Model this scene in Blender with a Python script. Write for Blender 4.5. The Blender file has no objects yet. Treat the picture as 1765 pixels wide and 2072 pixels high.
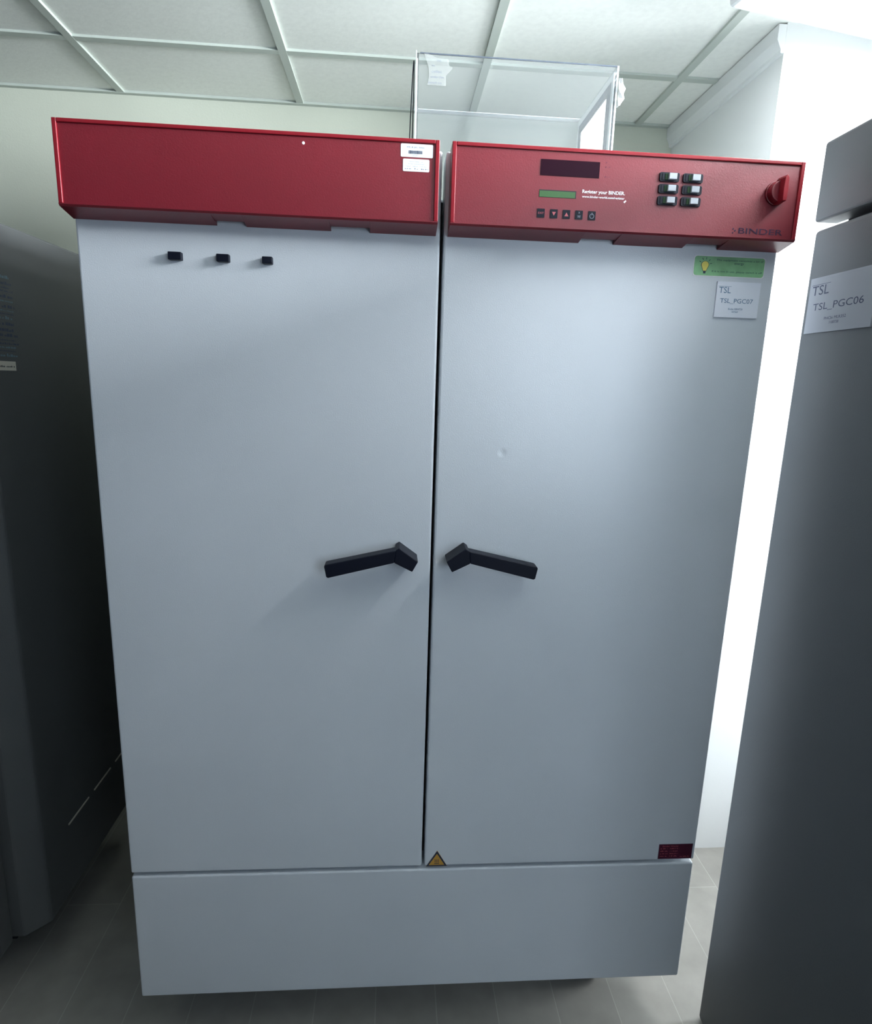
import bpy, bmesh, math, random
from mathutils import Vector, Matrix

S = bpy.context.scene
COL = S.collection
random.seed(7)

# ------------------------------------------------------------------ camera
cam_d = bpy.data.cameras.new('camera')
cam = bpy.data.objects.new('camera', cam_d)
COL.objects.link(cam)
yaw, pitch, roll = 0.0728, -0.2094, 0.0312
F_PX = 1232.4
cy_, sy_ = math.cos(yaw), math.sin(yaw)
cp_, sp_ = math.cos(pitch), math.sin(pitch)
fwd = Vector((sy_ * cp_, cy_ * cp_, sp_))
rgt = Vector((cy_, -sy_, 0))
up_ = rgt.cross(fwd)
r2 = rgt * math.cos(roll) + up_ * math.sin(roll)
u2 = -rgt * math.sin(roll) + up_ * math.cos(roll)
m = Matrix((r2, u2, -fwd)).transposed().to_4x4()
m.translation = Vector((-0.077, -1.1567, 1.533))
cam.matrix_world = m
cam_d.sensor_fit = 'HORIZONTAL'
cam_d.sensor_width = 36.0
cam_d.lens = 36.0 * F_PX / 1765.0
cam_d.clip_start = 0.02
S.camera = cam

# ------------------------------------------------------------------ view, world
S.view_settings.view_transform = 'Standard'
S.view_settings.look = 'None'
S.view_settings.exposure = 0.0
S.view_settings.gamma = 1.0
S.view_settings.use_curve_mapping = False
S.cycles.use_denoising = True
S.cycles.max_bounces = 10
S.cycles.transparent_max_bounces = 16
w = bpy.data.worlds.new('world'); S.world = w
w.use_nodes = True
w.node_tree.nodes['Background'].inputs[0].default_value = (0.65, 0.82, 1.0, 1)
w.node_tree.nodes['Background'].inputs[1].default_value = 1.0


def area(name, loc, target, sx, sy, power, color):
    L = bpy.data.lights.new(name, 'AREA')
    L.shape = 'RECTANGLE'; L.size = sx; L.size_y = sy
    L.energy = power; L.color = color
    o = bpy.data.objects.new(name, L); COL.objects.link(o)
    o.location = loc
    o.rotation_euler = (Vector(target) - Vector(loc)).to_track_quat('-Z', 'Y').to_euler()
    return o


# daylight outside the window at the end of the cabinets and the high window above them (right wall)
P_GAP, P_HIGH, P_REAR, P_LAMP = 50, 250, 19.0, 24
area('daylight_gap', (1.69, 0.28, 1.10), (0, 0.28, 1.0), 0.50, 1.90, P_GAP, (0.93, 0.97, 1.0))
area('daylight_high', (1.69, -0.58, 2.19), (0, -0.58, 2.60), 1.04, 0.40, P_HIGH, (0.90, 0.95, 1.0))
# added fill light behind the camera, for shadow fill and door sheen
area('fill_rear', (1.05, -2.40, 1.55), (1.05, 0, 1.55), 0.85, 1.25, P_REAR, (0.74, 0.86, 1.0))


# ------------------------------------------------------------------ materials
def mat(name, col, rough=0.5, spec=0.5, metal=0.0, bump=0.0, bscale=400.0, var=0.0, vscale=3.0,
        emit=None, estr=0.0, coat=0.0):
    m = bpy.data.materials.new(name); m.use_nodes = True
    nt = m.node_tree; b = nt.nodes['Principled BSDF']
    b.inputs['Base Color'].default_value = (*col, 1)
    b.inputs['Roughness'].default_value = rough
    b.inputs['Specular IOR Level'].default_value = spec
    b.inputs['Metallic'].default_value = metal
    b.inputs['Coat Weight'].default_value = coat
    tc = nt.nodes.new('ShaderNodeTexCoord')
    if var > 0:
        n = nt.nodes.new('ShaderNodeTexNoise'); n.inputs['Scale'].default_value = vscale
        n.inputs['Detail'].default_value = 6
        nt.links.new(tc.outputs['Object'], n.inputs['Vector'])
        mr = nt.nodes.new('ShaderNodeMapRange')
        mr.inputs['From Min'].default_value = 0.3; mr.inputs['From Max'].default_value = 0.7
        mr.inputs['To Min'].default_value = 1 - var; mr.inputs['To Max'].default_value = 1 + var
        nt.links.new(n.outputs['Fac'], mr.inputs['Value'])
        mx = nt.nodes.new('ShaderNodeVectorMath'); mx.operation = 'SCALE'
        mx.inputs[0].default_value = col
        nt.links.new(mr.outputs['Result'], mx.inputs['Scale'])
        nt.links.new(mx.outputs['Vector'], b.inputs['Base Color'])
    if bump > 0:
        n = nt.nodes.new('ShaderNodeTexNoise'); n.inputs['Scale'].default_value = bscale
        n.inputs['Detail'].default_value = 3
        nt.links.new(tc.outputs['Object'], n.inputs['Vector'])
        bp = nt.nodes.new('ShaderNodeBump'); bp.inputs['Strength'].default_value = bump
        bp.inputs['Distance'].default_value = 0.001
        nt.links.new(n.outputs['Fac'], bp.inputs['Height'])
        nt.links.new(bp.outputs['Normal'], b.inputs['Normal'])
    if emit:
        b.inputs['Emission Color'].default_value = (*emit, 1)
        b.inputs['Emission Strength'].default_value = estr
    return m


M = {}
M['steel_white'] = mat('powder_coated_white', (0.70, 0.74, 0.785), 0.32, 1.0, bump=0.25, bscale=500, var=0.03)
M['body'] = mat('body_grey', (0.30, 0.33, 0.36), 0.5)
M['red'] = mat('red_plastic', (0.185, 0.006, 0.016), 0.38, 0.8, bump=0.2, bscale=600, var=0.05, vscale=8)
M['red_rim'] = mat('red_rim', (0.25, 0.009, 0.018), 0.3, 0.5)
M['black'] = mat('black_plastic', (0.003, 0.005, 0.014), 0.5, 0.25)
M['seal'] = mat('rubber_seal', (0.004, 0.006, 0.012), 0.6)
M['rubber'] = mat('rubber', (0.01, 0.01, 0.014), 0.7)
M['switch_green'] = mat('switch_lens', (0.02, 0.05, 0.02), 0.2)
M['switch_grey'] = mat('switch_rocker', (0.46, 0.50, 0.55), 0.35)
M['display'] = mat('display_dark', (0.016, 0.001, 0.008), 0.4, 0.12)
M['lcd'] = mat('lcd_green', (0.04, 0.115, 0.035), 0.4)
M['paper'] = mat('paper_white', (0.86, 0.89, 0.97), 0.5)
M['paper_shaded'] = mat('paper_in_shade', (0.34, 0.36, 0.40), 0.6, 0.3)  # plate paper with the shade put into its colour
M['sticker'] = mat('sticker_white', (0.85, 0.88, 0.92), 0.45)
M['print_blue'] = mat('print_blue', (0.10, 0.22, 0.36), 0.5)
M['print_dark'] = mat('print_dark', (0.02, 0.035, 0.08), 0.5)
M['print_grey'] = mat('print_grey', (0.25, 0.28, 0.34), 0.5)
M['print_white'] = mat('print_white', (0.85, 0.85, 0.88), 0.5)
M['print_red'] = mat('print_red', (0.45, 0.10, 0.12), 0.5)
M['logo'] = mat('logo_grey', (0.05, 0.03, 0.06), 0.6, 0.1)
M['red_dk'] = mat('legend_dark_red', (0.14, 0.01, 0.03), 0.5)
M['green'] = mat('sticker_green', (0.25, 0.52, 0.26), 0.4, var=0.25, vscale=30)
M['yellow'] = mat('bulb_yellow', (0.85, 0.75, 0.16), 0.5)
M['amber'] = mat('warning_amber', (0.55, 0.30, 0.05), 0.5)
M['maroon'] = mat('label_maroon', (0.075, 0.004, 0.025), 0.45)
M['chrome'] = mat('metal', (0.6, 0.62, 0.65), 0.3, metal=1.0)
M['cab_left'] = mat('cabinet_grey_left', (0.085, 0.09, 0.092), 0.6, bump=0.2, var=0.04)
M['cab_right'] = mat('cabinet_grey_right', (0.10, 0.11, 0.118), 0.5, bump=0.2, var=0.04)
M['cab_top'] = mat('cabinet_top', (0.45, 0.47, 0.48), 0.5)
M['wall'] = mat('wall_paint', (0.64, 0.67, 0.57), 0.8, bump=0.3, bscale=250, var=0.02)
M['wall_w'] = mat('wall_paint_white', (0.86, 0.88, 0.88), 0.7, bump=0.2, bscale=250)
M['wall_d'] = mat('wall_dark_low_bounce', (0.035, 0.05, 0.085), 0.8)  # unseen walls, coloured dark blue to cut and tint bounce light
M['trim'] = mat('trim_white', (0.84, 0.87, 0.86), 0.5)
M['tbar'] = mat('ceiling_bar', (0.55, 0.60, 0.55), 0.6)
M['tile'] = mat('ceiling_tile', (0.95, 0.97, 0.92), 0.9, bump=0.3, bscale=120, var=0.03, vscale=60)
M['lamp'] = mat('lamp_housing', (0.85, 0.88, 0.88), 0.4)
M['diff'] = mat('lamp_diffuser', (0.88, 0.88, 0.90), 0.4, emit=(0.97, 0.98, 1.0), estr=P_LAMP)
M['frost'] = mat('acrylic_edge', (0.82, 0.86, 0.87), 0.25)
M['frost_grey'] = mat('acrylic_edge_grey', (0.10, 0.12, 0.15), 0.5, 0.2)
M['edge_mid'] = mat('acrylic_edge_mid', (0.45, 0.50, 0.50), 0.3)
M['board'] = mat('white_board', (0.85, 0.88, 0.86), 0.6)
M['tape'] = mat('white_tape', (0.88, 0.90, 0.88), 0.5)
M['cable'] = mat('cable_black', (0.01, 0.014, 0.03), 0.5)
M['blue_label'] = mat('label_slate', (0.10, 0.17, 0.22), 0.5)
M['strip'] = mat('pale_strip', (0.55, 0.52, 0.45), 0.5)  # pale sticker colour, also stands in for the light streak


def clear_mat(name, alpha, col=(0.9, 0.93, 0.94)):
    m = bpy.data.materials.new(name); m.use_nodes = True
    nt = m.node_tree; nt.nodes.clear()
    out = nt.nodes.new('ShaderNodeOutputMaterial')
    tr = nt.nodes.new('ShaderNodeBsdfTransparent'); tr.inputs[0].default_value = (0.975, 0.985, 0.985, 1)
    df = nt.nodes.new('ShaderNodeBsdfDiffuse'); df.inputs[0].default_value = (*col, 1)
    gl = nt.nodes.new('ShaderNodeBsdfGlossy'); gl.inputs['Roughness'].default_value = 0.03
    fr = nt.nodes.new('ShaderNodeFresnel'); fr.inputs[0].default_value = 1.45
    m1 = nt.nodes.new('ShaderNodeMixShader'); m1.inputs[0].default_value = alpha
    m2 = nt.nodes.new('ShaderNodeMixShader')
    nt.links.new(tr.outputs[0], m1.inputs[1]); nt.links.new(df.outputs[0], m1.inputs[2])
    nt.links.new(fr.outputs[0], m2.inputs[0])
    nt.links.new(m1.outputs[0], m2.inputs[1]); nt.links.new(gl.outputs[0], m2.inputs[2])
    nt.links.new(m2.outputs[0], out.inputs[0])
    return m


M['acrylic'] = clear_mat('clear_acrylic', 0.10, (0.6, 0.64, 0.66))
M['glass'] = clear_mat('window_glass', 0.0)
M['tape_clear'] = clear_mat('translucent_tape', 0.2, (0.9, 0.92, 0.9))


def translucent(name, col):
    m = bpy.data.materials.new(name); m.use_nodes = True
    nt = m.node_tree; nt.nodes.clear()
    out = nt.nodes.new('ShaderNodeOutputMaterial')
    d = nt.nodes.new('ShaderNodeBsdfDiffuse'); d.inputs[0].default_value = (*col, 1)
    t = nt.nodes.new('ShaderNodeBsdfTranslucent'); t.inputs[0].default_value = (*col, 1)
    mx = nt.nodes.new('ShaderNodeMixShader'); mx.inputs[0].default_value = 0.6
    nt.links.new(d.outputs[0], mx.inputs[1]); nt.links.new(t.outputs[0], mx.inputs[2])
    nt.links.new(mx.outputs[0], out.inputs[0])
    return m


M['board'] = translucent('white_board', (0.95, 0.97, 0.95))


def door_mat():
    """white powder coat with one shallow dent"""
    m = M['steel_white'].copy(); m.name = 'powder_coated_dented'
    nt = m.node_tree; b = nt.nodes['Principled BSDF']
    old = [n for n in nt.nodes if n.type == 'BUMP'][0]
    geo = nt.nodes.new('ShaderNodeNewGeometry')
    d = nt.nodes.new('ShaderNodeVectorMath'); d.operation = 'DISTANCE'
    d.inputs[1].default_value = (0.131, 0.0, 1.405)
    nt.links.new(geo.outputs['Position'], d.inputs[0])
    mr = nt.nodes.new('ShaderNodeMapRange'); mr.interpolation_type = 'SMOOTHSTEP'
    mr.inputs['From Max'].default_value = 0.011
    nt.links.new(d.outputs['Value'], mr.inputs['Value'])
    bp = nt.nodes.new('ShaderNodeBump'); bp.inputs['Strength'].default_value = 0.35
    bp.inputs['Distance'].default_value = 0.002
    nt.links.new(mr.outputs['Result'], bp.inputs['Height'])
    nt.links.new(old.outputs['Normal'], bp.inputs['Normal'])
    nt.links.new(bp.outputs['Normal'], b.inputs['Normal'])
    return m


def floor_mat():
    m = mat('vinyl_floor', (0.66, 0.63, 0.57), 0.5, 0.4, bump=0.1, bscale=200)
    nt = m.node_tree; b = nt.nodes['Principled BSDF']
    tc = nt.nodes.new('ShaderNodeTexCoord')
    mp = nt.nodes.new('ShaderNodeMapping'); mp.inputs['Location'].default_value = (-0.043, 0.1, 0)
    mp.inputs['Rotation'].default_value = (0, 0, math.radians(90))
    br = nt.nodes.new('ShaderNodeTexBrick')
    br.inputs['Scale'].default_value = 1.0
    br.inputs['Brick Width'].default_value = 0.92
    br.inputs['Row Height'].default_value = 0.152
    br.inputs['Mortar Size'].default_value = 0.0012
    br.inputs['Color1'].default_value = (0.30, 0.29, 0.265, 1)
    br.inputs['Color2'].default_value = (0.34, 0.33, 0.30, 1)
    br.inputs['Mortar'].default_value = (0.42, 0.41, 0.38, 1)
    nt.links.new(tc.outputs['Object'], mp.inputs['Vector'])
    nt.links.new(mp.outputs['Vector'], br.inputs['Vector'])
    n = nt.nodes.new('ShaderNodeTexNoise'); n.inputs['Scale'].default_value = 14; n.inputs['Detail'].default_value = 8
    nt.links.new(tc.outputs['Object'], n.inputs['Vector'])
    mr = nt.nodes.new('ShaderNodeMapRange')
    mr.inputs['From Min'].default_value = 0.3; mr.inputs['From Max'].default_value = 0.7
    mr.inputs['To Min'].default_value = 0.9; mr.inputs['To Max'].default_value = 1.08
    nt.links.new(n.outputs['Fac'], mr.inputs['Value'])
    sc = nt.nodes.new('ShaderNodeVectorMath'); sc.operation = 'SCALE'
    nt.links.new(br.outputs['Color'], sc.inputs[0]); nt.links.new(mr.outputs['Result'], sc.inputs['Scale'])
    nt.links.new(sc.outputs['Vector'], b.inputs['Base Color'])
    return m


M['floor'] = floor_mat()
M['door'] = door_mat()


# ------------------------------------------------------------------ mesh helpers
class Frame:
    """a drawing plane: a = to the right, b = up, c = out of the surface"""
    def __init__(s, o, r, n):
        s.o = Vector(o); s.r = Vector(r); s.n = Vector(n); s.u = Vector((0, 0, 1))
    def p(s, a, b, c=0.0):
        return s.o + s.r * a + s.u * b + s.n * c


FRONT = Frame((0, 0, 0), (1, 0, 0), (0, -1, 0))            # door plane, a = x, b = z
HEAD_Y = -0.0440
HEAD = Frame((0, HEAD_Y, 0), (1, 0, 0), (0, -1, 0))        # recessed face of the red head panels


class MB:
    def __init__(s):
        s.bm = bmesh.new(); s.mats = []
    def mi(s, m):
        if m not in s.mats: s.mats.append(m)
        return s.mats.index(m)
    def face(s, pts, m):
        vs = [s.bm.verts.new(p) for p in pts]
        f = s.bm.faces.new(vs); f.material_index = s.mi(m); return f
    def box(s, x0, x1, y0, y1, z0, z1, m):
        v = [s.bm.verts.new((x, y, z)) for x in (x0, x1) for y in (y0, y1) for z in (z0, z1)]
        for idx in ((0, 1, 3, 2), (4, 6, 7, 5), (0, 4, 5, 1), (2, 3, 7, 6), (0, 2, 6, 4), (1, 5, 7, 3)):
            f = s.bm.faces.new([v[i] for i in idx]); f.material_index = s.mi(m)
    def fbox(s, F, a0, a1, b0, b1, c0, c1, m):
        s.prism(F, [(a0, b0), (a1, b0), (a1, b1), (a0, b1)], c0, c1, m)
    def prism(s, F, pts, c0, c1, m, taper=1.0):
        n = len(pts)
        ca = sum(p[0] for p in pts) / n; cb = sum(p[1] for p in pts) / n
        lo = [s.bm.verts.new(F.p(a, b, c0)) for a, b in pts]
        hi = [s.bm.verts.new(F.p(ca + (a - ca) * taper, cb + (b - cb) * taper, c1)) for a, b in pts]
        k = s.mi(m)
        fs = [s.bm.faces.new(lo[::-1]), s.bm.faces.new(hi)]
        for i in range(n):
            fs.append(s.bm.faces.new((lo[i], lo[(i + 1) % n], hi[(i + 1) % n], hi[i])))
        for f in fs: f.material_index = k
    def xprism(s, prof, x0, x1, m):
        """profile in (y, z) swept along x"""
        a = [s.bm.verts.new((x0, y, z)) for y, z in prof]
        b = [s.bm.verts.new((x1, y, z)) for y, z in prof]
        n = len(prof); k = s.mi(m)
        fs = [s.bm.faces.new(a), s.bm.faces.new(b[::-1])]
        for i in range(n):
            fs.append(s.bm.faces.new((a[i], b[i], b[(i + 1) % n], a[(i + 1) % n])))
        for f in fs: f.material_index = k
    def yprism(s, prof, y0, y1, m):
        """profile in (x, z) swept along y"""
        a = [s.bm.verts.new((x, y0, z)) for x, z in prof]
        b = [s.bm.verts.new((x, y1, z)) for x, z in prof]
        n = len(prof); k = s.mi(m)
        fs = [s.bm.faces.new(a), s.bm.faces.new(b[::-1])]
        for i in range(n):
            fs.append(s.bm.faces.new((a[i], b[i], b[(i + 1) % n], a[(i + 1) % n])))
        for f in fs: f.material_index = k
    def zprism(s, prof, z0, z1, m):
        a = [s.bm.verts.new((x, y, z0)) for x, y in prof]
        b = [s.bm.verts.new((x, y, z1)) for x, y in prof]
        n = len(prof); k = s.mi(m)
        fs = [s.bm.faces.new(a), s.bm.faces.new(b[::-1])]
        for i in range(n):
            fs.append(s.bm.faces.new((a[i], b[i], b[(i + 1) % n], a[(i + 1) % n])))
        for f in fs: f.material_index = k
    def round_rect(s, F, a0, a1, b0, b1, r, c0, c1, m, seg=5):
        pts = []
        for cx, cy, t0 in ((a1 - r, b1 - r, 0), (a0 + r, b1 - r, 90), (a0 + r, b0 + r, 180), (a1 - r, b0 + r, 270)):
            for i in range(seg + 1):
                t = math.radians(t0 + 90 * i / seg)
                pts.append((cx + r * math.cos(t), cy + r * math.sin(t)))
        s.prism(F, pts, c0, c1, m)
    def cyl(s, F, a, b, r, c0, c1, m, n=40, r1=None):
        pts = [(a + r * math.cos(2 * math.pi * i / n), b + r * math.sin(2 * math.pi * i / n)) for i in range(n)]
        s.prism(F, pts, c0, c1, m, taper=(r1 / r if r1 else 1.0))
    def line(s, F, p, q, wd, c0, c1, m):
        d = Vector((q[0] - p[0], q[1] - p[1])); d.normalize(); k = Vector((-d.y, d.x)) * wd / 2
        s.prism(F, [(p[0] - k.x, p[1] - k.y), (q[0] - k.x, q[1] - k.y), (q[0] + k.x, q[1] + k.y), (p[0] + k.x, p[1] + k.y)], c0, c1, m)
    def text(s, F, txt, a0, b0, width, height, c, m, bold=0.0):
        """flat printed lettering, lower left corner at (a0, b0), fitted to width x height"""
        cu = bpy.data.curves.new('tmp_text', 'FONT'); cu.body = txt; cu.size = 1.0
        cu.resolution_u = 3; cu.offset = bold
        ob = bpy.data.objects.new('tmp_text', cu); COL.objects.link(ob)
        bpy.context.view_layer.update()
        me = bpy.data.meshes.new_from_object(ob.evaluated_get(bpy.context.evaluated_depsgraph_get()))
        bpy.data.objects.remove(ob); bpy.data.curves.remove(cu)
        xs = [v.co.x for v in me.vertices]; ys = [v.co.y for v in me.vertices]
        x0, x1, y0, y1 = min(xs), max(xs), min(ys), max(ys)
        k = s.mi(m)
        vs = [s.bm.verts.new(F.p(a0 + (v.co.x - x0) / (x1 - x0) * width, b0 + (v.co.y - y0) / (y1 - y0) * height, c)) for v in me.vertices]
        for p in me.polygons:
            try:
                f = s.bm.faces.new([vs[i] for i in p.vertices]); f.material_index = k
            except ValueError:
                pass
        bpy.data.meshes.remove(me)
    def scrawl(s, F, a0, a1, b, h, c, m, rng):
        """a line of print too small to read"""
        a = a0
        while a < a1:
            wd = rng.uniform(0.35, 1.3) * h
            hh = h * rng.uniform(0.45, 1.0)
            s.prism(F, [(a, b), (min(a + wd, a1), b), (min(a + wd, a1), b + hh), (a, b + hh)], c, c + 0.0001, m)
            a += wd + h * rng.choice((0.25, 0.3, 0.9))
    def build(s, name, parent=None, bevel=0.0, seg=2, smooth=False, label=None):
        me = bpy.data.meshes.new(name)
        off = Vector(parent_origin(parent))
        for v in s.bm.verts: v.co -= off
        bmesh.ops.recalc_face_normals(s.bm, faces=[f for f in s.bm.faces])
        s.bm.to_mesh(me); s.bm.free()
        for mm in s.mats: me.materials.append(M[mm])
        if smooth:
            for p in me.polygons: p.use_smooth = True
        o = bpy.data.objects.new(name, me); COL.objects.link(o)
        if parent: o.parent = parent
        if bevel > 0:
            b = o.modifiers.new('bevel', 'BEVEL'); b.width = bevel; b.segments = seg
            b.limit_method = 'ANGLE'; b.angle_limit = math.radians(40)
            b.harden_normals = False
        if label: o['label'] = label
        return o


def parent_origin(p):
    t = Vector((0, 0, 0))
    while p:
        t += p.location; p = p.parent
    return t


def thing(name, loc, label, cat, group=None):
    o = bpy.data.objects.new(name, None); COL.objects.link(o)
    o.location = loc; o.empty_display_size = 0.1
    o['label'] = label; o['category'] = cat
    if group: o['group'] = group
    return o


def tag(o, label, cat, group=None):
    o['label'] = label; o['category'] = cat
    if group: o['group'] = group
    return o


def struct(o):
    o['kind'] = 'structure'; return o


def recenter(o):
    """move a single mesh thing's origin to the middle of its base"""
    vs = [v.co for v in o.data.vertices]
    c = Vector(((min(v.x for v in vs) + max(v.x for v in vs)) / 2,
                (min(v.y for v in vs) + max(v.y for v in vs)) / 2, min(v.z for v in vs)))
    for v in o.data.vertices: v.co -= c
    o.location = o.location + c
    return o


# ------------------------------------------------------------------ the room
CH = 2.465          # ceiling height
BX = 0.92           # right wall of the alcove
PY = 0.58           # front face of the pillar
WX = 1.56           # right wall with the window
LX, RY, BY = -2.45, -2.30, 1.242

b = MB(); b.box(LX - .2, WX + .3, RY - .3, BY + .2, -0.1, 0, 'floor'); struct(b.build('floor'))
b = MB(); b.box(LX - .1, WX + .2, BY, BY + .12, 0, CH + .1, 'wall'); struct(b.build('wall_back'))
b = MB(); b.box(LX - .12, LX, RY, BY, 0, CH + .1, 'wall_d'); struct(b.build('wall_left'))
b = MB(); b.box(BX, WX + .12, PY, BY, 0, CH + .1, 'wall_w'); struct(b.build('wall_pillar'))
# right wall with a window opening
WIN = ((0.02, 0.54, 0.15, 2.38), (-1.10, -0.06, 1.98, 2.40))
b = MB()
b.box(WX, WX + .12, RY, -1.10, 0, CH + .1, 'wall_w')
b.box(WX, WX + .12, -1.10, -.06, 0, 1.98, 'wall_w')
b.box(WX, WX + .12, -1.10, -.06, 2.40, CH + .1, 'wall_w')
b.box(WX, WX + .12, -.06, .02, 0, CH + .1, 'wall_w')
b.box(WX, WX + .12, .02, .54, 0, .15, 'wall_w')
b.box(WX, WX + .12, .02, .54, 2.38, CH + .1, 'wall_w')
b.box(WX, WX + .12, .54, PY, 0, CH + .1, 'wall_w')
struct(b.build('wall_right'))
# wall behind the camera, opening added for the fill light
b = MB()
b.box(LX, .6, RY - .12, RY, 0, CH + .1, 'wall_d'); b.box(1.5, WX, RY - .12, RY, 0, CH + .1, 'wall_d')
b.box(.6, 1.5, RY - .12, RY, 0, .9, 'wall_d'); b.box(.6, 1.5, RY - .12, RY, 2.2, CH + .1, 'wall_d')
struct(b.build('wall_front'))


def window(name, x0, x1, y0, y1, z0, z1, axis):
    r = bpy.data.objects.new(name, None); COL.objects.link(r)
    r.location = ((x0 + x1) / 2, (y0 + y1) / 2, z0); struct(r)
    f = MB(); t = 0.045
    if axis == 'x':
        f.box(x0, x1, y0, y1, z0, z0 + t, 'trim'); f.box(x0, x1, y0, y1, z1 - t, z1, 'trim')
        for yy in (y0, (y0 + y1) / 2 - t / 2, y1 - t): f.box(x0, x1, yy, yy + t, z0 + t, z1 - t, 'trim')
    else:
        f.box(x0, x1, y0, y1, z0, z0 + t, 'trim'); f.box(x0, x1, y0, y1, z1 - t, z1, 'trim')
        for xx in (x0, (x0 + x1) / 2 - t / 2, x1 - t): f.box(xx, xx + t, y0, y1, z0 + t, z1 - t, 'trim')
    f.build('window_frame', r)
    g = MB()
    if axis == 'x': g.box((x0 + x1) / 2 - .002, (x0 + x1) / 2 + .002, y0 + t, y1 - t, z0 + t, z1 - t, 'glass')
    else: g.box(x0 + t, x1 - t, (y0 + y1) / 2 - .002, (y0 + y1) / 2 + .002, z0 + t, z1 - t, 'glass')
    g.build('window_pane', r)


for i_, (a_, b_, c_, d_) in enumerate(WIN):
    window('window_%d' % (i_ + 1), WX + .03, WX + .08, a_, b_, c_, d_, 'x')
window('window_3', .6, 1.5, RY - .09, RY - .04, .9, 2.2, 'y')  # unseen window added around the rear fill light

# suspended ceiling: tiles with a grid of bars
b = MB(); b.box(LX - .1, WX + .2, RY - .3, BY + .1, CH + .004, CH + .06, 'tile'); ceiling = struct(b.build('ceiling'))
b = MB()
x = -1.019 - .6 * 3
while x < WX:
    b.box(x - .012, x + .012, RY, BY, CH - .003, CH + .006, 'tbar'); x += .6
y = 0.893
while y > RY:
    b.box(LX, WX, y - .012, y + .012, CH - .0025, CH + .006, 'tbar'); y -= .6
b.box(LX, BX, BY - .018, BY, CH - .004, CH + .006, 'tbar')
struct(b.build('ceiling_grid', ceiling))

# trunking under the ceiling on the alcove's right wall, bead on the pillar's corner
b = MB()
b.yprism([(BX, CH), (BX - .022, CH), (BX - .022, CH - .036), (BX - .010, CH - .058), (BX - .010, CH - .066), (BX, CH - .068)], PY, BY, 'wall_w')
struct(b.build('trim_1', bevel=.001))
b = MB()
b.box(BX - .002, BX + .018, PY - .003, PY + .0, 0, CH - .066, 'trim')
struct(b.build('trim_2'))

# ------------------------------------------------------------------ ceiling light, top right
ang = math.radians(11.4)
cl = thing('ceiling_light', (0.674, 0.415, 2.395), 'long white ceiling light fitting at the top right, beside the white pillar', 'ceiling light')
def lz(pts, z0, z1, m, mb, tp=1.0):
    lo = []
    for (a, c) in pts: lo.append((a * math.cos(ang) + c * math.sin(ang) + .674, a * math.sin(ang) - c * math.cos(ang) + .415))
    mb.zprism(lo, z0, z1, m)
b = MB(); lz([(0, 0), (.60, 0), (.60, 1.30), (0, 1.30)], 2.396, 2.464, 'lamp', b); b.build('housing', cl, bevel=.014, seg=4)
b = MB(); lz([(.055, .04), (.555, .04), (.555, 1.25), (.055, 1.25)], 2.390, 2.400, 'diff', b); b.build('diffuser', cl, bevel=.003)

# ------------------------------------------------------------------ the incubator
inc = thing('incubator', (0, 0.42, 0), 'white two-door laboratory incubator with red head panels and black levers', 'incubator')
ZB, ZS, ZT = 0.156, 0.4775, 1.925
b = MB()
b.box(-.612, .612, .062, .85, .17, 1.865, 'body')
b.build('body', inc, bevel=.006)
# dark seal frame between body and doors
b = MB()
b.box(-.600, .600, .0585, .0615, .19, 1.858, 'seal')
b.build('seal', inc)
b = MB(); b.box(-.625, .625, 0, .06, ZB, ZS - .0045, 'steel_white')
b.build('base_panel', inc, bevel=.004, seg=3)
# four castors
for sx in (-1, 1):
    for yy in (.16, .76):
        f = MB()
        f.box(sx * .47 - .022, sx * .47 + .022, yy - .03, yy + .03, .135, .17, 'chrome')
        for q in (-1, 1): f.box(sx * .47 + q * .024 - .002, sx * .47 + q * .024 + .002, yy - .018, yy + .018, .04, .15, 'chrome')
        c = f.build('castor', inc)
        FW = Frame((sx * .47, yy, .05), (0, 1, 0), (1, 0, 0))
        g = MB(); g.cyl(FW, 0, 0, .05, -.017, .017, 'rubber', 28); g.build('wheel', c, smooth=False)

dl = MB(); dl.box(-.625, -.0005, 0, .058, ZS + .0045, ZT, 'steel_white'); dl = dl.build('door', inc, bevel=.004, seg=3)
dr = MB(); dr.box(.0058, .625, 0, .058, ZS + .0045, ZT, 'door'); dr = dr.build('door', inc, bevel=.004, seg=3)


def handle(door, ox, sgn):
    """lever: square hub near the door gap, arm falling outwards; ox = hub centre"""
    h = MB(); F = FRONT
    def P(pts): return [(ox + sgn * a, z) for a, z in pts][::sgn if sgn == 1 else -1]
    # hub block, angled up to the apex
    h.prism(F, P([(-.024, 1.200), (-.013, 1.1795), (.0215, 1.197), (.0195, 1.2215), (.012, 1.2265)]), -.001, .050, 'black')
    # arm
    h.prism(F, P([(.0185, 1.2215), (.0215, 1.197), (.146, 1.166), (.149, 1.168), (.153, 1.189), (.151, 1.192)]), .022, .050, 'black')
    return h.build('handle', door, bevel=.0025, seg=3)


handle(dl, -.051, -1)
handle(dr, .051, 1)

NOTCH_L = [(-.387, -.337), (-.192, -.124)]
NOTCH_R = [(.249, .313), (.442, .508)]


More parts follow.
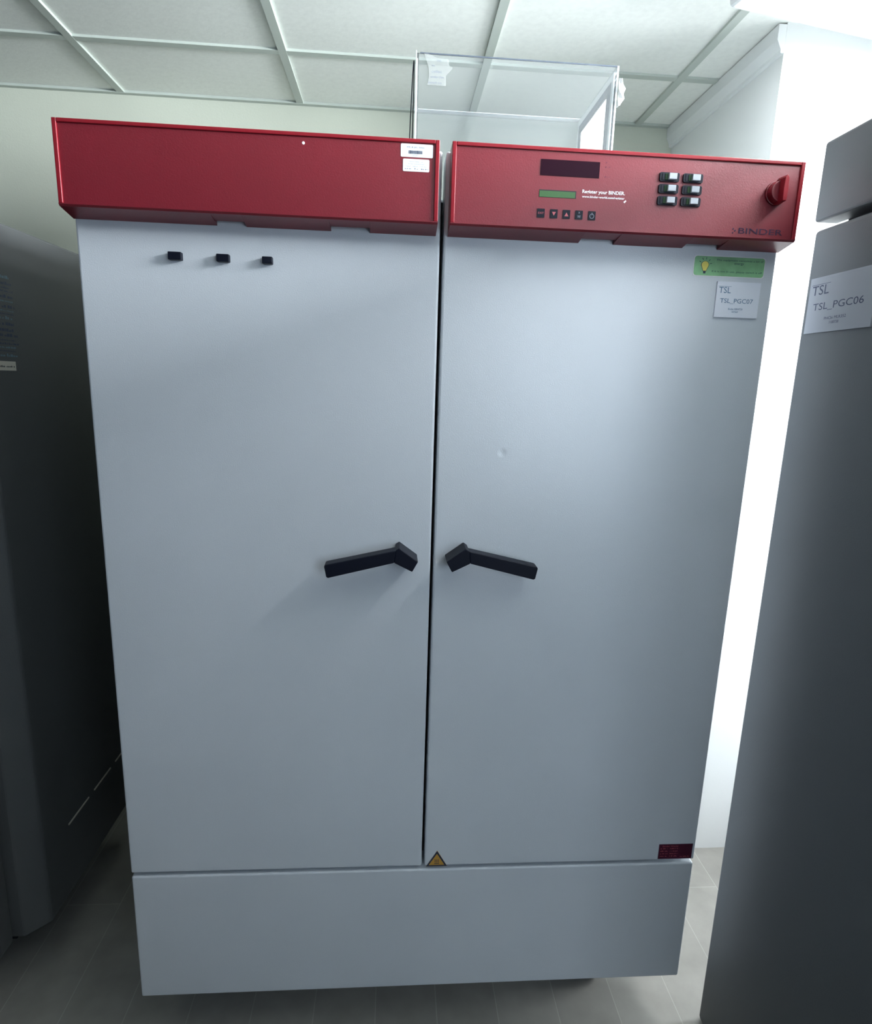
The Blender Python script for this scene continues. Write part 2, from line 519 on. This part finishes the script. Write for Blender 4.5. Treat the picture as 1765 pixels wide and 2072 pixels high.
def head(x0, x1, notches):
    h = MB()
    yf, rim = -.047, .007
    # hollow-looking shell: block behind the recessed face, proud rims, sloping underside with notches
    h.box(x0 + .001, x1 - .001, HEAD_Y, -.001, 1.799, ZT - .002, 'red')
    xs = sorted({x0, x1, *[v for n in notches for v in n]})
    for a, c in zip(xs[:-1], xs[1:]):
        if any(abs(a - n[0]) < 1e-6 for n in notches):
            prof = [(yf, 1.7985), (HEAD_Y, 1.7955), (-.014, 1.7915), (-.014, 1.7998), (yf, 1.7998)]
        else:
            prof = [(yf, 1.7985), (HEAD_Y, 1.7955), (-.001, 1.7865), (-.001, 1.7998), (yf, 1.7998)]
        h.xprism(prof, a, c, 'red')
    hd = h.build('head_panel', inc)
    r = MB()
    r.box(x0, x0 + rim, yf, -.001, 1.7995, ZT, 'red_rim')
    r.box(x1 - rim, x1, yf, -.001, 1.7995, ZT, 'red_rim')
    r.box(x0 + rim, x1 - rim, yf, -.001, ZT - .006, ZT, 'red_rim')
    r.build('rim', hd, bevel=.0012, seg=3)
    return hd


hl = head(-.626, -.0085, NOTCH_L)
hr = head(.0125, .626, NOTCH_R)

# paint chips on the left head panel
b = MB(); b.cyl(HEAD, -.232, 1.9095, .0024, 0, .0003, 'print_white', 10); b.build('paint_chip', hl)

# barcode sticker and test sticker
rng = random.Random(3)
b = MB()
b.round_rect(HEAD, -.073, -.0195, 1.8975, 1.9175, .002, 0, .0006, 'sticker')
b.text(HEAD, 'IFR & JIC Sites', -.063, 1.9105, .029, .0032, .0008, 'print_grey', .01)
a = -.060
while a < -.037:
    wd = rng.choice((.0004, .0006, .0009)); b.fbox(HEAD, a, a + wd, 1.9025, 1.9075, .0006, .0008, 'print_dark'); a += wd + rng.choice((.0004, .0007))
b.text(HEAD, '107269', -.054, 1.8993, .010, .0018, .0008, 'print_grey')
b.build('barcode_sticker', hl, label='white sticker with a barcode')
b = MB()
b.round_rect(HEAD, -.069, -.025, 1.8758, 1.8948, .002, 0, .0006, 'sticker')
b.text(HEAD, 'Passed Safety Test', -.0585, 1.8895, .023, .0021, .0008, 'print_grey')
b.text(HEAD, 'Emtec Control Ltd', -.060, 1.8865, .026, .0018, .0008, 'print_grey')
b.text(HEAD, 'Tested   Signed   Test due', -.0655, 1.8825, .036, .0020, .0008, 'print_grey')
b.scrawl(HEAD, -.066, -.055, 1.8790, .0020, .0006, 'print_grey', rng)
b.scrawl(HEAD, -.050, -.044, 1.8790, .0022, .0006, 'print_grey', rng)
b.scrawl(HEAD, -.039, -.027, 1.8790, .0020, .0006, 'print_grey', rng)
b.build('test_sticker', hl, label='small white safety test sticker')

# right head panel: displays, lettering, buttons, switches, knob, logo
b = MB(); b.fbox(HEAD, .163, .2645, 1.8815, 1.9063, 0, .0008, 'display'); b.build('display', hr, label='dark red numeric display')
b = MB()
b.fbox(HEAD, .163, .2272, 1.8475, 1.8592, 0, .0003, 'seal')
b.fbox(HEAD, .1635, .2255, 1.8478, 1.8575, .0003, .0006, 'lcd')
b.build('display', hr, label='small green text display')
b = MB()
for z in (1.9065, 1.8995, 1.8845):
    b.cyl(HEAD, .2755, z, .0013, 0, .0004, 'red_dk', 12)
b.scrawl(HEAD, .279, .283, 1.8985, .0018, 0, 'red_dk', rng); b.scrawl(HEAD, .278, .283, 1.8835, .0018, 0, 'red_dk', rng)
b.build('indicator', hr)
b = MB()
b.text(HEAD, 'Register your BINDER.', .2375, 1.8553, .0745, .0072, .0005, 'print_white', .02)
b.text(HEAD, 'www.binder-world.com/register', .2375, 1.8488, .0745, .0048, .0005, 'print_white', .02)
b.prism(HEAD, [(.3105, 1.8465), (.3125, 1.8445), (.3155, 1.8475), (.3145, 1.8495)], 0, .0005, 'print_white')
b.build('lettering', hr, label='white printed lettering')
for i, xx in enumerate((.168, .1905, .2125, .2345, .257)):
    b = MB(); b.round_rect(HEAD, xx - .0065, xx + .0065, 1.8150, 1.8290, .0008, 0, .0010, 'black')
    c = .0012
    if i == 0: b.text(HEAD, 'EXIT', xx - .0048, 1.8205, .0096, .0032, c, 'print_red')
    if i == 1: b.prism(HEAD, [(xx - .0034, 1.8248), (xx, 1.8188), (xx + .0034, 1.8248)], .001, c, 'print_red')
    if i == 2: b.prism(HEAD, [(xx - .0036, 1.8188), (xx + .0036, 1.8188), (xx, 1.8248)], .001, c, 'print_red')
    if i == 3: b.text(HEAD, 'X', xx - .0015, 1.8240, .003, .003, c, 'print_grey'); b.text(HEAD, 'W', xx - .003, 1.8170, .006, .0045, c, 'print_grey')
    if i == 4:
        for k in range(20):
            if k == 5: continue
            t0, t1 = 2 * math.pi * k / 20, 2 * math.pi * (k + 1) / 20
            b.line(HEAD, (xx + .0036 * math.cos(t0), 1.8210 + .0036 * math.sin(t0)), (xx + .0036 * math.cos(t1), 1.8210 + .0036 * math.sin(t1)), .0008, .001, c, 'print_grey')
        b.line(HEAD, (xx, 1.8225), (xx, 1.8265), .0009, .001, c, 'print_grey')
    b.build('button', hr)


def switch(xx, zz):
    s = MB(); s.round_rect(HEAD, xx - .0175, xx + .0175, zz - .0072, zz + .0072, .003, 0, .0028, 'black')
    o = s.build('rocker_switch', hr, bevel=.0006)
    # lens half sinks to the left, grey rocker half stands up on the right: one mesh with the bezel
    me = o.data
    t = MB()
    t.fbox(HEAD, xx - .0135, xx - .003, zz - .0052, zz + .0052, .0028, .0034, 'black')
    t.fbox(HEAD, xx - .0085, xx - .003, zz - .0048, zz + .0048, .0034, .0040, 'switch_green')
    t.prism(HEAD, [(xx - .003, zz - .0045), (xx + .0115, zz - .0045), (xx + .0115, zz + .0055), (xx - .003, zz + .0055)], .0028, .0075, 'switch_grey', taper=.93)
    tmp = bpy.data.meshes.new('tmp')
    off = parent_origin(hr)
    for v in t.bm.verts: v.co -= off
    bmesh.ops.recalc_face_normals(t.bm, faces=t.bm.faces[:])
    bm = bmesh.new(); bm.from_mesh(me); nb = len(me.materials)
    t.bm.to_mesh(tmp); t.bm.free()
    n0 = len(bm.faces); bm.from_mesh(tmp); bm.faces.ensure_lookup_table()
    for f in bm.faces[n0:]: f.material_index += nb
    bm.to_mesh(me); bm.free(); bpy.data.meshes.remove(tmp)
    for mm in t.mats: me.materials.append(M[mm])
    return o


for r_ in range(3):
    for c_ in range(2):
        switch(.387 + .0415 * c_ - .0006 * r_ * 0, 1.889 - .0187 * r_)

b = MB()
kx, kz = .580, 1.8730
b.cyl(HEAD, kx, kz, .0195, 0, .004, 'red', 48)
b.cyl(HEAD, kx, kz, .0180, .004, .016, 'red', 48, r1=.0165)
# grip blade standing across the dial, pointed at the top
b.prism(HEAD, [(kx - .0035, kz - .0205), (kx + .0035, kz - .0205), (kx + .0045, kz + .0), (kx + .0035, kz + .0190), (kx, kz + .0235), (kx - .0035, kz + .0190), (kx - .0045, kz)], .004, .030, 'red_rim', taper=.94)
b.build('knob', hr, bevel=.0008, seg=2)
b = MB()
b.text(HEAD, 'BINDER', .5215, 1.8055, .0805, .0092, .0006, 'logo', .004)
for (a, z, k) in ((.5115, 1.8125, .0017), (.5150, 1.8098, .0019), (.5115, 1.8062, .0015)):
    b.prism(HEAD, [(a - k, z), (a, z - k), (a + k, z), (a, z + k)], 0, .0004, 'logo')
b.build('logo', hr, label='grey printed logo lettering')

# stickers on the right door
b = MB()
b.round_rect(FRONT, .4675, .6045, 1.7400, 1.7765, .005, 0, .0006, 'print_white')
b.round_rect(FRONT, .4690, .6030, 1.7415, 1.7750, .005, .0006, .0008, 'green')
for t_, a0, a1, z in (('This equipment consumes a lot of', .510, .600, 1.7668), ('energy', .545, .563, 1.7610), ("If it is not in use, please switch it off", .5035, .600, 1.7470)):
    b.text(FRONT, t_, a0, z, a1 - a0, .0042, .0010, 'print_dark', .0)
bc = (.4895, 1.7600)
pts = [(bc[0] + .0068 * math.sin(t), bc[1] + .0062 * math.cos(t)) for t in [math.radians(k) for k in range(-125, 126, 25)]]
pts = pts + [(bc[0] + .0026, bc[1] - .0105), (bc[0] - .0026, bc[1] - .0105)]
big = [(bc[0] + (a - bc[0]) * 1.14, bc[1] + (z - bc[1]) * 1.1) for a, z in pts]
b.prism(FRONT, big, .0008, .0009, 'print_dark'); b.prism(FRONT, pts, .0009, .0011, 'yellow')
b.fbox(FRONT, bc[0] - .0022, bc[0] + .0022, bc[1] - .0150, bc[1] - .0105, .0008, .0010, 'print_dark')
for t in (-70, -35, 0, 35, 70):
    q = math.radians(t + 8)
    b.line(FRONT, (bc[0] + .0092 * math.sin(q), bc[1] + .0092 * math.cos(q)), (bc[0] + .0130 * math.sin(q), bc[1] + .0130 * math.cos(q)), .0009, .0008, .0010, 'print_dark')
b.build('energy_sticker', dr, label='green energy saving sticker with a yellow light bulb')
b = MB()
b.prism(FRONT, [(.0095, .4815), (.0565, .4815), (.0335, .5215)], 0, .0005, 'amber')
b.prism(FRONT, [(.0100, .4820), (.0560, .4820), (.0332, .5205)], .0005, .0007, 'print_dark')
b.prism(FRONT, [(.0155, .4850), (.0505, .4850), (.0332, .5140)], .0007, .0009, 'amber')
for q in (-.0035, 0, .0035):
    for k in range(4):
        b.line(FRONT, (.0330 + q + (.0009 if k % 2 else -.0009), .4905 + k * .0022), (.0330 + q + (-.0009 if k % 2 else .0009), .4927 + k * .0022), .0011, .0009, .0010, 'print_dark')
b.fbox(FRONT, .0275, .0385, .4878, .4892, .0009, .0010, 'print_dark')
b.build('warning_sticker', dr, label='yellow and black hot surface warning triangle')
b = MB()
b.fbox(FRONT, .5385, .6180, .4855, .5245, 0, .0005, 'print_grey')
b.fbox(FRONT, .5392, .6172, .4862, .5238, .0005, .0008, 'maroon')
b.text(FRONT, 'Binder World', .5470, .5170, .0360, .0040, .0010, 'print_red', .01)
for i in range(4):
    z = .5115 - i * .0066
    b.scrawl(FRONT, .5430, .5600, z, .0028, .0008, 'print_red', rng)
    b.scrawl(FRONT, .5650, .5860 - .003 * (i % 2), z, .0028, .0008, 'print_red', rng)
b.scrawl(FRONT, .5900, .6120, .4905, .0025, .0008, 'print_red', rng)
b.build('service_sticker', dr, label='dark maroon service label with small red print')


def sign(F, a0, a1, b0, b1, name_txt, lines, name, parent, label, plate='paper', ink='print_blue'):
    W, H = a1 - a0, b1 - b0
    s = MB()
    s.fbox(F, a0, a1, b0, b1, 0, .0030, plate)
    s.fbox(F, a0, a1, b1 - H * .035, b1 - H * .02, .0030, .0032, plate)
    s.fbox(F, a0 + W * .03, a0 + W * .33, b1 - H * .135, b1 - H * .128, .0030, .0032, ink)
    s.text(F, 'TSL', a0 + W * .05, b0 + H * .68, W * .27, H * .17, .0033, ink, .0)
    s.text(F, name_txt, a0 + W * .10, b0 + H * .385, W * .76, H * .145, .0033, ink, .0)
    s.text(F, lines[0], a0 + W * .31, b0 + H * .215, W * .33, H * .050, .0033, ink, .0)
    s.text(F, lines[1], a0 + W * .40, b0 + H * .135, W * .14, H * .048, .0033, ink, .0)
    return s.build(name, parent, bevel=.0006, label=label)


sign(FRONT, .5165, .6000, 1.6690, 1.7320, 'TSL_PGC07', ('Binder KBW720', '107269'), 'name_plate', dr, 'white name plate reading TSL_PGC07')

# ------------------------------------------------------------------ black magnets on the left door
for xx, wd, hh, zz, lb in ((-.459, .0225, .0130, 1.7330, 'small black block magnet on the left door, the one farthest left'),
                           (-.3778, .0215, .0125, 1.7330, 'small black block magnet on the left door, the middle one of three'),
                           (-.3020, .0175, .0118, 1.7325, 'smallest black block magnet on the left door, right of the other two')):
    b = MB(); b.fbox(FRONT, xx - wd / 2, xx + wd / 2, zz - hh / 2, zz + hh / 2, .0002, .012, 'black')
    o = b.build('door_magnet', bevel=.0012, seg=2)
    recenter(o); tag(o, lb, 'magnet', 'black magnets on the left door')

# ------------------------------------------------------------------ acrylic box on top of the incubator
ax0, ax1, ay0, ay1, az0, az1 = -.0435, .3615, .20, .456, 1.866, 2.1645
box = thing('acrylic_box', ((ax0 + ax1) / 2, (ay0 + ay1) / 2, az0), 'clear acrylic box with a white side board standing on top of the incubator', 'box')
t = .004
for nm, dims in (('front_panel', (ax0, ax1, ay0, ay0 + t, az0, az1)), ('back_panel', (ax0, ax1, ay1 - t, ay1, az0, az1)),
                 ('side_panel', (ax0, ax0 + t, ay0 + t, ay1 - t, az0, az1)), ('side_panel', (ax1 - t, ax1, ay0 + t, ay1 - t, az0, az1)),
                 ('base_panel', (ax0 + t, ax1 - t, ay0 + t, ay1 - t, az0, az0 + t))):
    b = MB(); b.box(*dims, 'acrylic'); b.build(nm, box)
e = .0035
b = MB()   # polished edges
b.box(ax0 + .006, ax1, ay0 - .0006, ay0 + .0012, az1 - .0010, az1 + .0012, 'frost_grey')
b.box(ax0, ax1, ay1 - t, ay1, az1 - .006, az1 + .001, 'frost')
b.box(ax0 + .0002, ax0 + .0016, ay0 - .0008, ay0, az0, az1 - .010, 'frost')
b.box(ax0 - .0022, ax0, ay0 - .0008, ay0 + .004, az0, az1 + .004, 'edge_mid')
b.box(ax1 - .002, ax1 + .0015, ay0 - .001, ay0, az0, az1 + .001, 'frost')
b.box(ax1 - .001, ax1 + .0015, ay0, ay1, az1 - .008, az1 + .001, 'frost')
b.box(ax1 - t, ax1 + .0015, ay1 - .006, ay1, az0, az1, 'frost')
b.build('edge', box, label='pale polished edges')
fs = Frame((ax1 - t - .001, 0, 0), (0, 1, 0), (-1, 0, 0))
b = MB()   # white frame, grey border, dark gasket, board on the right side panel
def ring(a0, a1, b0, b1, wd, c0, c1, m):
    b.fbox(fs, a0, a0 + wd, b0, b1, c0, c1, m); b.fbox(fs, a1 - wd, a1, b0, b1, c0, c1, m)
    b.fbox(fs, a0 + wd, a1 - wd, b1 - wd, b1, c0, c1, m)
ring(ay0 + .004, ay1 - .005, az0 + .006, az1 - .009, .012, 0, .0020, 'frost')
ring(ay0 + .016, ay1 - .017, az0 + .006, az1 - .021, .016, 0, .0022, 'frost_grey')
ring(ay0 + .032, ay1 - .033, az0 + .006, az1 - .037, .0035, 0, .0040, 'cable')
b.fbox(fs, ay0 + .0355, ay1 - .0365, az0 + .006, az1 - .0405, 0, .0015, 'board')
b.build('side_board', box, label='white board in a dark gasket frame')
# handwritten note under clear tape on the front panel
FN = Frame((0, ay0 - .0005, 0), (1, 0, 0), (0, -1, 0))
b = MB()
b.prism(FN, [(-.030, 2.1640), (-.020, 2.1630), (.002, 2.1560), (.018, 2.1570), (.020, 2.1450), (.028, 2.1420), (.020, 2.1330), (.014, 2.1270), (.015, 2.1090), (-.022, 2.1090), (-.019, 2.1230), (-.020, 2.1400)], 0, .0006, 'tape_clear')
b.text(FN, "the", -.004, 2.1510, .008, .0035, .0008, 'print_grey')
b.text(FN, "in", -.014, 2.1420, .006, .0030, .0008, 'print_grey')
b.text(FN, "collec", -.014, 2.1310, .020, .0048, .0008, 'print_grey')
b.text(FN, "under this", -.016, 2.1220, .026, .0040, .0008, 'print_grey')
b.text(FN, "need to", -.020, 2.1120, .026, .0038, .0008, 'print_grey')
b.build('note', box, label='handwritten note under clear tape')

# torn tape hanging on the box's right front corner
b = MB(); rg = random.Random(11)
rows = []
for i in range(7):
    z = 2.142 - i * .0085
    wv = [.004, .010, .014, .011, .013, .008, .003][i]
    rows.append([(ax1 + .0030 + wv * k / 3 + rg.uniform(-.0008, .0008), ay0 - .004 + rg.uniform(-.004, .004), z + rg.uniform(-.002, .002)) for k in range(4)])
vv = [[b.bm.verts.new(p) for p in r_] for r_ in rows]
for i in range(6):
    for k in range(3):
        b.bm.faces.new((vv[i][k], vv[i][k + 1], vv[i + 1][k + 1], vv[i + 1][k])).material_index = b.mi('tape')
o = b.build('torn_tape', box, label='crumpled white tape')
sm = o.modifiers.new('thickness', 'SOLIDIFY'); sm.thickness = .0006


def tube(name, paths, r, mname, parent=None):
    cu = bpy.data.curves.new(name, 'CURVE'); cu.dimensions = '3D'; cu.bevel_depth = r; cu.bevel_resolution = 3
    off = parent_origin(parent)
    for pts in paths:
        sp = cu.splines.new('NURBS'); sp.points.add(len(pts) - 1); sp.use_endpoint_u = True; sp.order_u = 3
        for i, p in enumerate(pts): sp.points[i].co = (*(Vector(p) - off), 1)
    ob = bpy.data.objects.new(name, cu); COL.objects.link(ob)
    bpy.context.view_layer.update()
    me = bpy.data.meshes.new_from_object(ob.evaluated_get(bpy.context.evaluated_depsgraph_get()))
    bpy.data.objects.remove(ob)
    me.materials.clear(); me.materials.append(M[mname]); me.name = name
    for p in me.polygons: p.use_smooth = True
    o = bpy.data.objects.new(name, me); COL.objects.link(o)
    if parent: o.parent = parent
    return o


o = tube('cable', [[(-.0560, .22, 1.868), (-.0555, .22, 1.95), (-.0545, .22, 2.03), (-.0520, .22, 2.10), (-.0500, .22, 2.150), (-.0488, .22, 2.162),
                    (-.0480, .22, 2.150), (-.0485, .22, 2.10), (-.0490, .22, 2.03), (-.0500, .22, 1.95), (-.0510, .22, 1.868)]], .0011, 'cable')
recenter(o); tag(o, 'thin black looped cable hanging down the left side of the clear box', 'cable')

# ------------------------------------------------------------------ left cabinet
lcx = -.93
lc = thing('laboratory_cabinet', (-1.28, .43, 0), 'dark grey cabinet left of the incubator with a chamfered corner and side label', 'cabinet')
b = MB()
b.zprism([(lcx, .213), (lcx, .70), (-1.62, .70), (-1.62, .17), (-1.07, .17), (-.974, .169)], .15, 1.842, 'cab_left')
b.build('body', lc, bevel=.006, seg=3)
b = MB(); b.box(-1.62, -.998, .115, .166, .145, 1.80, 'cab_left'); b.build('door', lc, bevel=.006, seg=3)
FL = Frame((lcx, 0, 0), (0, 1, 0), (1, 0, 0))
b = MB()
for y0, y1 in ((.325, .435), (.467, .570), (.603, .690)):
    b.fbox(FL, y0, y1, .3430, .3470, 0, .0025, 'strip')  # gleam of light along the side, laid on as pale pieces
b.build('side_gleam', lc, label='broken light streak low on the side, built as pale strips')
b = MB(); rg2 = random.Random(5)
b.fbox(FL, .19 + .03, .335, 1.560, 1.740, .0, .0006, 'cab_left')
z = 1.733
while z > 1.565:
    hh = rg2.choice((.003, .004, .007))
    b.scrawl(FL, .225, rg2.uniform(.318, .334), z - hh, hh, .0006, rg2.choice(('print_dark', 'blue_label', 'print_dark')), rg2)
    z -= hh + rg2.choice((.003, .004, .006))
b.build('side_label', lc, label='label with dense dark blue print')
b = MB(); b.fbox(FL, .225, .315, 1.530, 1.550, 0, .0006, 'strip'); b.scrawl(FL, .23, .31, 1.537, .005, .0006, 'cab_left', rg2)
b.build('side_sticker', lc, label='narrow pale sticker')
for xx in (-1.12, -1.50):
    for yy in (.34, .60):
        f = MB(); f.box(xx - .03, xx + .03, yy - .03, yy + .03, 0, .152, 'rubber'); f.build('leg', lc)

# ------------------------------------------------------------------ right cabinet
rx = .705
rc = thing('plant_growth_cabinet', (1.10, -.36, 0), 'grey cabinet right of the incubator with a name plate reading TSL_PGC06', 'cabinet')
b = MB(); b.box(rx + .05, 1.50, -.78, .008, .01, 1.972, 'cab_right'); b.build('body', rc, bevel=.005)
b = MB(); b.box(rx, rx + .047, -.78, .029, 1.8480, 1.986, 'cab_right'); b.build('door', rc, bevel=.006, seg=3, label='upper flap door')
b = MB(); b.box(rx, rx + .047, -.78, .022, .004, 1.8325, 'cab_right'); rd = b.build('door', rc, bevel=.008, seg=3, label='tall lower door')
FR = Frame((rx, 0, 0), (0, -1, 0), (-1, 0, 0))
sign(FR, -.005, .162, 1.6450, 1.7440, 'TSL_PGC06', ('PHCbi MLR352', '1100738'), 'name_plate', rd, 'pale name plate reading TSL_PGC06', 'paper_shaded', 'print_dark')
b = MB(); b.box(rx + .047, rx + .05, -.76, -.002, .03, 1.96, 'seal'); b.build('seal', rc)
for xx in (.84, 1.42):
    for yy in (-.70, -.08):
        f = MB(); f.box(xx - .03, xx + .03, yy - .03, yy + .03, 0, .012, 'rubber'); f.build('foot', rc)
